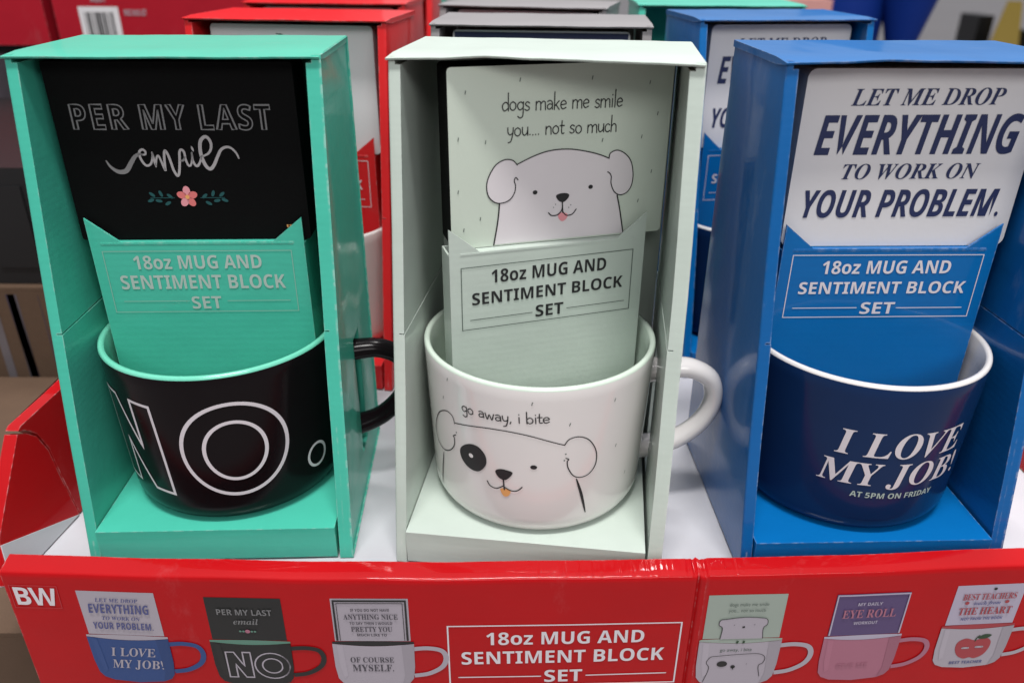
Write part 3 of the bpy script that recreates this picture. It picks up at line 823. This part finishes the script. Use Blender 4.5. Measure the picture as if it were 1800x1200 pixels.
# --- sage set -------------------------------------------------
bx = empty('gift_box', (POS['M'][0], POS['M'][1], 0), POS['M'][2])
tag(bx, 'pale sage open gift box with the white dog mug inside', 'gift box', GB)
make_box(bx, M['pale'], warp=1.0)
mg = empty('mug', world_in(POS['M'], 0, .060, HB), POS['M'][2])
tag(mg, 'white mug with a dog drawing, reading go away, i bite', 'mug', GM)
body = make_mug(mg, M['gl_white'], M['gl_pale'], .15)
DM = dict(earL=[(-38.1,55.6),(-39.5,59.4),(-44.5,59.8),(-52,54.6),(-57.6,44.5),(-56.4,36.9),(-50.3,34.4),(-44,36.9),(-39.8,41.8),(-39,46.6),(-39.8,47.6),(-37.8,49.3)],
 head=[(-37.6,56.2),(-17.5,61.0),(-.2,60.6),(17.2,54.8)],
 earR=[(17.2,54.8),(19.4,57.8),(24,58.4),(29.2,55.3),(33.3,48),(33.7,40.6),(30.7,35.7),(26.2,34.5),(22.3,36.4),(19.6,41.2),(18.9,45),(19.6,46.3),(18.2,47.2)],
 bodyL=[(-50.1,32.2),(-53,20.5),(-55,9.5)], bodyR=[(24,34.1),(27.2,24),(30.2,12)],
 patch=[(-35.2,42.3),(-32.1,46.2),(-27.4,48.6),(-23.2,48.2),(-20,44.6),(-19.8,39.6),(-23.1,34.7),(-26.8,33.2),(-31.3,34.2),(-34.7,37.7)],
 nose=[(-15,37.5),(-11.9,39.3),(-7,38.7),(-6.8,37),(-9.2,33.8),(-11.3,33),(-13.8,34.4)])
d = Decal()
for k in ('earL', 'head', 'earR'): d.ribbon(spline(DM[k], 6), .55, 0)
q = spline(DM['bodyL'], 8); d.ribbon(q, [.4+.5*math.sin(math.pi*i/(len(q)-1)) for i in range(len(q))], 0)
q = spline(DM['bodyR'], 8); d.ribbon(q, [.5+.9*math.sin(math.pi*i/(len(q)-1)) for i in range(len(q))], 0)
d.face(spline(DM['patch'], 5, True), 0, 1); d.disc((-28.2, 41.7), 1.3, 1.2, 1, 2)
d.face(spline(DM['nose'], 4, True), 0, 1); d.disc((3.4, 42.6), 1.6, 1.2, 0, 1)
d.ribbon([(-11, 33.1), (-10.6, 27.4)], .7, 0, False, 2)
d.ribbon(spline([(-19.4,30.1),(-17.9,27.7),(-14.6,27.1),(-11.2,29.4)], 5), .6, 0, False, 2); d.ribbon(spline([(-10.6,29),(-7.1,27.4),(-4.1,28),(-1.9,30.4)], 5), .6, 0, False, 2)
d.face(spline([(-12.7,27.2),(-10.2,28),(-7.5,27),(-8.6,24),(-11,23.4)], 4, True), 2, 1)
for x, z in ((-41.4,78), (41.2,73), (19,65.2), (45,46), (55,25), (-46,66), (2,77)): d.ribbon([(x, z), (x+.4, z+1.5)], .4, 3)
for x, z in ((-37.2,51),(18,49.6),(17.5,46)): d.disc((x, z), .4, None, 3)
hand(d, 'go away, i bite', ((-32.2, 65.4), 42.8, 3.1, .052), 0, .55)
d.build('dog_print', mug_fn, [M['ink_black'], M['gl_white'], M['ink_orange'], M['ink_line']], body, MCUTS)
mrot = POS['M'][2] + .42
st = empty('card_stand', world_in(POS['M'], .0045, .0565, 0), mrot)
tag(st, 'pale sage folded card with black text standing askew in the dog mug', 'folded card', GS)
card = make_stand(st, .0490, .016, M['pale'], z0=.066)
d = Decal()
set_lettering(d, dict(fr=[(-43.6, 144.2), (43.0, 145.0), (43.0, 113.2), (-43.6, 112.4)], t1=((-29, 135.5), 58.2, 6.5, .004), t2=((-38.6, 125.0), 77.2, 6.1, .008), t3=((-6.8, 115.0), 14.4, 6.1, .006),
    l=[(-39.6, 117.3), (-8.6, 117.6), (9.4, 117.7), (40, 118.0)]), 0, 1)
d.build('lettering', flat_fn, [M['ink_black'], M['ink_line']], card)
bk = empty('sentiment_block', world_in(POS['M'], .0082, .0637, .1516), mrot-.01)
tag(bk, 'sage wooden block with a white dog reading dogs make me smile', 'wooden block', GK)
blk = make_block(bk, .1055, .0805, .0200, M['sage_card'], M['black_wood'], .0018)
DG = dict(earL=[(-21.5,189.2),(-23.7,191.4),(-27.4,191.9),(-31.6,189.8),(-34.8,184.9),(-35.9,180.3),(-34.9,175.5),(-31.7,172.5),(-27.9,172.2),(-24.7,173.6),(-22.7,176.7),(-22.3,179.8),(-22.9,182),(-22.2,183.5),(-21.1,182.4)],
 head=[(-21.5,189.5),(-13.5,192.8),(-6,194.7),(2.8,194.9),(11.8,193.3),(18.6,191.3),(23.1,189.4)],
 earR=[(23.1,189.4),(23.7,191.8),(27.1,192.9),(31.2,191),(34.4,187.1),(35.9,181),(35.4,175.6),(33.2,172.4),(29.8,171.5),(26.7,173.4),(24.9,177.4),(24.8,180.7),(23.8,182.4),(22.8,183)],
 bodyL=[(-29.9,171.8),(-30.4,166),(-31.2,160.5),(-32.7,152.3)], bodyR=[(28.4,171.4),(30.3,164.2),(32.8,152.3)])
S = lambda pts: [(x, z-151.6) for x, z in pts]
d = Decal()
fill = S(spline(DG['head'], 4)[::-1]) + S(DG['bodyL']) + S([(32.8, 152.3)]) + S(DG['bodyR'][::-1][1:])
d.face(fill, 1, 0)
d.face(S(spline(DG['earL'][:13], 3)), 1, 1); d.face(S(spline(DG['earR'][:12], 3)), 1, 1)
for k in ('earL', 'head', 'earR'): d.ribbon(S(spline(DG[k], 6)), .5, 0, False, 2)
for k in ('bodyL', 'bodyR'): d.ribbon(S(spline(DG[k], 6)), .65, 0, False, 2)
d.disc((-12.8, 175.9-151.6), 1.15, 1.0, 0, 2); d.disc((14.6, 176.5-151.6), 1.15, 1.0, 0, 2)
d.face(S(spline([(-2.5,173.3),(-.9,174.4),(2.5,174.4),(4,173.5),(3.5,171.9),(1.8,170.4),(.4,170.2),(-1.3,171.2)], 4, True)), 0, 2)
d.ribbon(S([(.7, 170.2), (1.1, 165.2)]), .6, 0, False, 3)
d.ribbon(S(spline([(-6,165.6),(-4.5,164.2),(-1.7,164.2),(.3,166),(.9,168.3)], 5)), .55, 0, False, 3); d.ribbon(S(spline([(1.1,165.6),(2.9,163.7),(5.8,164),(7.8,166.3)], 5)), .5, 0, False, 3)
d.face(S(spline([(-1.1,164.4),(.9,165.2),(3.5,164.2),(3,162),(1,160.9),(-.7,162.2)], 4, True)), 2, 2)
for x, z in ((-3.6, 168), (-2.6, 169.4), (5, 168.6), (4, 167.4)): d.disc((x, z-151.6), .25, None, 3, 2)
for x, z in ((-20.6,225.4),(12.8,225),(-45,221),(-48.6,201.4),(-36.3,199.5),(19.2,197.3),(38.8,197.8),(-49.2,178),(-39.1,164.7),(45.2,181.1),(39.4,167.2),(40.9,222),(46,208),(-47,160)): d.ribbon([(x, z-151.6), (x+.25, z-150.2)], .4, 3)
hand(d, 'dogs make me smile', ((-28.6, 213.2-151.6), 57.2, 3.7, -.012), 0, .5)
hand(d, 'you.... not so much', ((-26.2, 202.3-151.6), 52.6, 3.6, -.014), 0, .5)
d.build('dog_print', flat_fn, [M['ink_black'], M['dog_fur'], M['ink_pink'], M['ink_line']], blk)

# --- blue set -------------------------------------------------
bx = empty('gift_box', (POS['B'][0], POS['B'][1], 0), POS['B'][2])
tag(bx, 'bright blue open gift box with scuffed side, holding the I LOVE MY JOB mug', 'gift box', GB)
make_box(bx, M['blue'], M['blue_scuff'], warp=.8)
mg = empty('mug', world_in(POS['B'], .002, .060, HB), POS['B'][2])
tag(mg, 'navy mug with white inside, reading I LOVE MY JOB!', 'mug', GM)
body = make_mug(mg, M['gl_navy'], M['gl_white'])
d = Decal()
put(d, 'I LOVE', ((-28.6, 46.8), 62.0, 13.6, 0), 'bi', 0, 1.0, 0, -.10); put(d, 'MY JOB!', ((-34.0, 30.2), 71.0, 12.8, .008), 'bi', 0, 1.0, 0, -.10); put(d, 'AT 5PM ON FRIDAY', ((-17.6, 23.2), 42.0, 3.2, -.01), 'sb', 1)
d.build('lettering', mug_fn, [M['ink_white'], M['ink_grey']], body, MCUTS)
st = empty('card_stand', world_in(POS['B'], .0008, .051, 0), POS['B'][2])
tag(st, 'bright blue folded card with white text standing in the navy mug', 'folded card', GS)
card = make_stand(st, .0510, .026, M['blue'], z0=.07)
d = Decal()
xo = -.8
set_lettering(d, dict(fr=[(-44.8+xo, 148.4), (46.5+xo, 148.2), (46.5+xo, 116.3), (-44.8+xo, 116.3)], t1=((-29.8+xo, 138.9), 61.9, 6.5, 0), t2=((-39.4+xo, 128.6), 81, 6.1, 0), t3=((-7.3+xo, 117.9), 16.7, 6.1, 0),
    l=[(-40.7+xo, 121.2), (-9.3+xo, 121.2), (10.4+xo, 121), (42.7+xo, 121)]), 0, 0)
d.build('lettering', flat_fn, [M['ink_white']], card)
def blue_block(pose, label, xoff=.0028):
    bk = empty('sentiment_block', world_in(pose, xoff, .0545, .1516), pose[2])
    tag(bk, label, 'wooden block', GK)
    blk = make_block(bk, .1065, .0800, .020, M['white_card'], M['white_card'], .0038)
    d = Decal(); xo = -2.8; zo = 151.6
    put(d, 'LET ME DROP', ((-29.6+xo, 216.1-zo), 67.6, 7.0, .008), 'bi', 0)
    put(d, 'EVERYTHING', ((-42.2+xo, 194.7-zo), 91.6, 17.2, .006), 'sbi', 0, .98, .004)
    put(d, 'TO WORK ON', ((-27.5+xo, 183.6-zo), 62.8, 6.8, .006), 'bi', 0)
    put(d, 'YOUR PROBLEM.', ((-42.9+xo, 165.6-zo), 92.5, 12.8, .006), 'sbi', 0, .98, .004)
    d.build('lettering', flat_fn, [M['ink_navy']], blk)
    return bk
blue_block(POS['B'], 'white wooden block reading LET ME DROP EVERYTHING in the nearest blue box')

# ---------------------------------------------------------------- rows behind
def pose_from(a, b):
    """front top corners -> pose whose front-top edge runs through them"""
    yaw = math.atan2(b[1]-a[1], b[0]-a[0]); yf = side_y(H)
    mx_, my_ = (a[0]+b[0])/2, (a[1]+b[1])/2
    return (mx_ + math.sin(yaw)*yf, my_ - math.cos(yaw)*yf, yaw)
P2R = pose_from((-.208, .5326), (-.0774, .5173)); P2G = pose_from((-.0475, .5005), (.0783, .4904)); P2B = pose_from((.1188, .5390), (.2340, .5520))
P3R = pose_from((-.2120, .6767), (-.0873, .6671)); P3G = pose_from((-.0570, .662), (.0677, .6307)); P3M = pose_from((.1000, .6719), (.2262, .6688))

def rear_box(pose, main, label, slot=False):
    b = empty('gift_box', (pose[0], pose[1], 0), pose[2])
    tag(b, label, 'gift box', GB)
    make_box(b, main, slot=slot)
    return b
def rear_block(pose, facem, label, design=None):
    k = empty('sentiment_block', world_in(pose, 0, .0525, .1516), pose[2])
    tag(k, label, 'wooden block', GK)
    bl = make_block(k, .1065, .0800, .020, facem, facem, .0025)
    if design:
        d = Decal(); mats = design(d); d.build('lettering', flat_fn, mats, bl)
    return k
def rear_stand(pose, m, label):
    s_ = empty('card_stand', world_in(pose, 0, .049, 0), pose[2])
    tag(s_, label, 'folded card', GS)
    c = make_stand(s_, .0500, .026, m, z0=.07)
    d = Decal()
    set_lettering(d, dict(fr=[(-45, 147.6), (45, 147.6), (45, 116), (-45, 116)], t1=((-30, 138.2), 60.5, 6.6, 0), t2=((-40, 128), 80, 6.4, 0), t3=((-7.6, 117.4), 15.5, 6.3, 0), l=[(-41, 121.2), (-9.6, 121.2), (9.6, 121.2), (41, 121.2)]), 0, 0)
    d.build('lettering', flat_fn, [M['ink_white']], c)
    return s_
def rear_mug(pose, o, i, label):
    m_ = empty('mug', world_in(pose, 0, .060, HB), pose[2])
    tag(m_, label, 'mug', GM)
    make_mug(m_, o, i)

rear_box(P2R, M['redbox'], 'red open gift box behind the mint box, white block showing')
def teacher(d):
    d.disc((-7, 73.6), 1.5, 1.2, 1); d.ribbon([(-9.6, 74.6), (-5.4, 74.0)], .6, 1)
    put(d, 'BEST TEACHERS', ((-40, 51), 74, 12, 0), 'b', 0); put(d, 'teach from', ((-20, 41), 40, 6, 0), 'bi', 1)
    for x in (-30, 30): d.disc((x, 43), 2.4, None, 0)
    put(d, 'THE HEART', ((-40, 21), 73, 14, 0), 'b', 0); put(d, 'NOT FROM THE BOOK', ((-30, 11), 60, 5, 0), 'sb', 1)
    return [M['ink_red'], M['ink_line']]
rear_block(P2R, M['white_card'], 'white wooden block with tiny mark at top, in the red box behind mint box', teacher)
rear_stand(P2R, M['redbox'], 'red folded card in the red box behind the mint box')
rear_mug(P2R, M['gl_white'], M['gl_white'], 'white mug in the red box, between the mint and sage boxes')

rear_box(P2G, M['grey'], 'grey open gift box directly behind the sage box')
def bordered(d):
    d.ribbon(dense([(-50.5, 2.6), (50.5, 2.6), (50.5, 77.4), (-50.5, 77.4)]), 3.2, 0, True); d.ribbon(dense([(-46.5, 6.6), (46.5, 6.6), (46.5, 73.4), (-46.5, 73.4)]), .8, 0, True)
    put(d, 'ANYTHING NICE', ((-38, 40), 76, 9, 0), 'b', 0); put(d, 'PRETTY YOU', ((-28, 20), 56, 9, 0), 'b', 0)
    return [M['ink_navy']]
rear_block(P2G, M['white_card'], 'white wooden block with dark double border in the grey box behind the sage box', bordered)

rear_box(P2B, M['blue'], 'blue open gift box in the second row behind the nearest blue box', False).scale = (.90, 1, 1)
b2_ = blue_block(P2B, 'white block with navy text in the second blue box, its lower part hidden', .002)
b2_.scale = (.90, 1, 1)
s2_ = rear_stand(P2B, M['blue'], 'blue folded card in the second blue box, glimpsed between sage and blue boxes')
s2_.scale = (.90, 1, 1)
rear_mug(P2B, M['gl_navy'], M['gl_white'], 'navy mug in the second blue box, only its white rim showing')

rear_box(P3R, M['redbox'], 'red open gift box in the third row, just its upper opening showing')
rear_block(P3R, M['white_card'], 'white wooden block in the third row red box')
rear_box(P3G, M['grey'], 'warm grey gift box in the third row behind the other grey box')
rear_block(P3G, M['white_card'], 'white wooden block in the third row grey box')
rear_box(P3M, M['mint'], 'mint green gift box at the back beside the second blue box')
P4R = (-.1465, .80, -.03); P4M = (-.0150-.130, .97, -.02)
rear_box(P4R, M['redbox'], 'red gift box at the very back, a thin sliver beside third row red box')
rear_box((-.150, .935, -.02), M['mint'], 'mint gift box at the very back, a thin sliver left of the grey boxes')

# ---------------------------------------------------------------- surroundings, out of focus
def simple_box(name, x0, x1, y0, y1, z0, z1, m, bev=.003):
    bm = bmesh.new(); add_box(bm, x0, x1, y0, y1, z0, z1, bev)
    return bm
def carton(name, dims, m, label, group, cat='carton', flaps=True):
    x0, x1, y0, y1, z0, z1 = dims
    o = empty(name, ((x0+x1)/2, (y0+y1)/2, z0))
    tag(o, label, cat, group)
    w, dp, h = (x1-x0)/2, (y1-y0)/2, z1-z0
    bm = bmesh.new(); add_box(bm, -w, w, -dp, dp, 0, h-.003, .002)
    b = obj_bm('carton_body', bm, m, o, True)
    bm = bmesh.new()
    add_box(bm, -w, w, -dp, -.001, h-.0028, h, .0008); add_box(bm, -w, w, .001, dp, h-.0028, h, .0008)
    obj_bm('top_flaps', bm, m, o, True)
    return o, b
CR = 'red shipping cartons stacked behind'
o1, b1 = carton('red_carton', (-.90, -.5520, 1.0, 1.3, .166, .50), M['carton_red'], 'red shipping carton at the far left edge behind the mint box', CR)
o2, b2 = carton('red_carton', (-.5400, -.20, 1.0, 1.3, .166, .50), M['carton_red'], 'red shipping carton with a barcode sticker behind the mint box', CR)
d = Decal()
fn = lambda x, z, off: (x/1000+.370-.0, -.15-off*4, z/1000-.166)
fn = lambda x, z, off: (x/1000 - (-.370), -.15-off*4, z/1000-.166)
d.rect(-511, 168, -464, 209, 0, 0)
x = -505
random.seed(3)
for k in range(13):
    w_ = random.choice([.9, 1.4, 2.4]); d.rect(x, 172, x+w_, 203, 1, 1); x += w_+random.choice([.8, 1.3, 2.0])
    if x > -471: break
d.build('barcode_sticker', fn, [M['white_card'], M['ink_black']], b2)
d = Decal()
put(d, '18OZ MUG SET', ((-458, 199.5), 27, 6.5, 0), 'sb', 0); put(d, 'ASST', ((-494, 214), 18, 7, 0), 'sb', 0)
d.build('lettering', fn, [M['print_white']], b2)
d = Decal(); put(d, 'SET', ((-622, 198), 14, 9, 0), 'sb', 0)
d.build('lettering', lambda x, z, off: (x/1000+.726, -.15-off*4, z/1000-.166), [M['print_white']], b1)
simple = obj_bm('dark_plinth', simple_box('', -.95, -.15, 1.02, 1.35, -.898, .1655, M['dark']), M['dark'])
tag(simple, 'dark shadowed display plinth under the red cartons', 'plinth')
KC = 'brown cartons beside the tray'
kc_, kb_ = carton('brown_carton', (-.62, -.335, .62, .95, -.30, .014), M['kraft'], 'brown corrugated carton standing left of the mint box', KC)
d = Decal()
random.seed(11)
for k in range(9):
    x = 8 + k*15 + random.uniform(-4, 4); w_ = random.choice([2, 4, 7])
    d.face([(x, 4), (x+w_, 4), (x+w_+random.uniform(-6, 8), 308), (x+random.uniform(-6, 8), 308)], random.choice([0, 1, 2]), 0)
d.build('stretch_film', lambda x, z, off: (x/1000-.03, -.165-off*3, z/1000), [M['tube_dark'], M['tube_pale'], M['wrap']], kb_)
carton('brown_carton', (-.62, -.2520, .315, .60, -.42, -.062), M['kraft'], 'dark brown carton at the lower left below the tray corner', KC)
carton('brown_carton', (-.25, .33, .285, .95, -.46, -.0895), M['kraft'], 'brown carton directly under the red display tray', KC)
bm = bmesh.new(); add_box(bm, -1.0, 1.0, .25, 1.4, -.62, -.46, .004)
tag(obj_bm('wooden_pallet', bm, M['kraft']), 'brown pallet deck under the cartons', 'pallet')
bm = bmesh.new(); add_box(bm, -.60, -.34, .628, .94, .0145, .115, .004)
for k in range(5): add_box(bm, -.585+.05*k, -.550+.05*k, .6262, .6281, .03, .10, .002)
tag(obj_bm('black_crate', bm, M['dark']), 'black crate on top of the brown carton left of the mint box', 'crate')
def roll(x, y, z0, z1, r, label):
    bm = bmesh.new()
    seg = 28; rings = []
    for k in range(14):
        z = z0+(z1-z0)*k/13
        rings.append([bm.verts.new((x+(r+.004*math.sin(k*2.1+i*.9)+.003*math.sin(i*2.3))*math.cos(2*math.pi*i/seg), y+(r+.004*math.sin(k*1.3+i))*math.sin(2*math.pi*i/seg), z)) for i in range(seg)])
    for a, b in zip(rings, rings[1:]):
        for i in range(seg): bm.faces.new([a[i], a[(i+1) % seg], b[(i+1) % seg], b[i]])
    bm.faces.new(rings[-1]); bm.faces.new(list(reversed(rings[0])))
    tag(obj_bm('wrapped_bundle', bm, M['wrap'], None, True), label, 'bundle', 'film wrapped bundles at the left')
roll(-.66, .99, -.459, .155, .06, 'tall grey film wrapped bundle behind the brown carton')

def flared(name, c, r0, r1, z0, z1, m, label, group):
    bm = bmesh.new(); seg = 32
    prof = [(0, z0), (r0, z0), (r1, z1), (r1+.012, z1), (r1+.012, z1+.015), (r1-.004, z1+.015), (r0-.006, z0+.01), (0, z0+.01)]
    rings = [[bm.verts.new((c[0]+r*math.cos(2*math.pi*k/seg), c[1]+r*math.sin(2*math.pi*k/seg), z)) for k in range(seg)] if r else [bm.verts.new((c[0], c[1], z))] for r, z in prof]
    for a, b in zip(rings, rings[1:]):
        for k in range(seg):
            k2 = (k+1) % seg
            if len(a) == 1: bm.faces.new([a[0], b[k], b[k2]])
            elif len(b) == 1: bm.faces.new([a[k], a[k2], b[0]])
            else: bm.faces.new([a[k], a[k2], b[k2], b[k]])
    tag(obj_bm(name, bm, m, None, True), label, 'tub', group)
flared('plastic_tub', (.890, 2.30), .085, .115, -.15, .40, M['bin_blue'], 'blurred royal blue tub at the back, left of the pair', 'royal blue tubs in the background')
flared('plastic_tub', (1.020, 2.22), .020, .115, -.02, .32, M['bin_blue'], 'blurred royal blue tapering tub at the back, right of the pair', 'royal blue tubs in the background')
bm = bmesh.new(); add_box(bm, .6, 1.4, 2.0, 2.6, -.90, -.151, .01)
tag(obj_bm('display_plinth', bm, M['dark']), 'dark plinth under the royal blue tubs', 'plinth')
bm = bmesh.new(); add_box(bm, .60, .78, 2.1, 2.3, -.15, .158, .02, 3)
tag(obj_bm('fabric_bag', bm, M['skin_pink'], None, True), 'pale pink soft bag left of the blue tubs in the far background', 'bag')
# caution sign on the warehouse floor
sg = empty('caution_sign', (5.25, 9.0, -.9), -.5)
tag(sg, 'yellow folding caution sign standing on the grey floor at upper right', 'floor sign')
for s in (-1, 1):
    bm = bmesh.new()
    add_prism(bm, [(-.17, 0), (.17, 0), (.07, .66), (-.07, .66)], lambda x, z: (x, s*(.16-.22*z), z), lambda x, z: (x, s*(.16-.22*z)+s*.015, z), .004)
    obj_bm('sign_panel', bm, M['yellow'], sg, True)
bm = bmesh.new(); add_box(bm, 5.03, 5.19, 9.2, 9.6, -.90, -.40, .02)
tag(obj_bm('floor_bin', bm, M['dark'], None, True), 'small black bin standing left of the yellow caution sign', 'bin')
bm = bmesh.new(); add_box(bm, 5.35, 5.6, 8.8, 9.1, -.90, -.52, .02)
tag(obj_bm('wheel_chock', bm, M['dark'], None, True), 'low black block on the floor right of the caution sign', 'block')
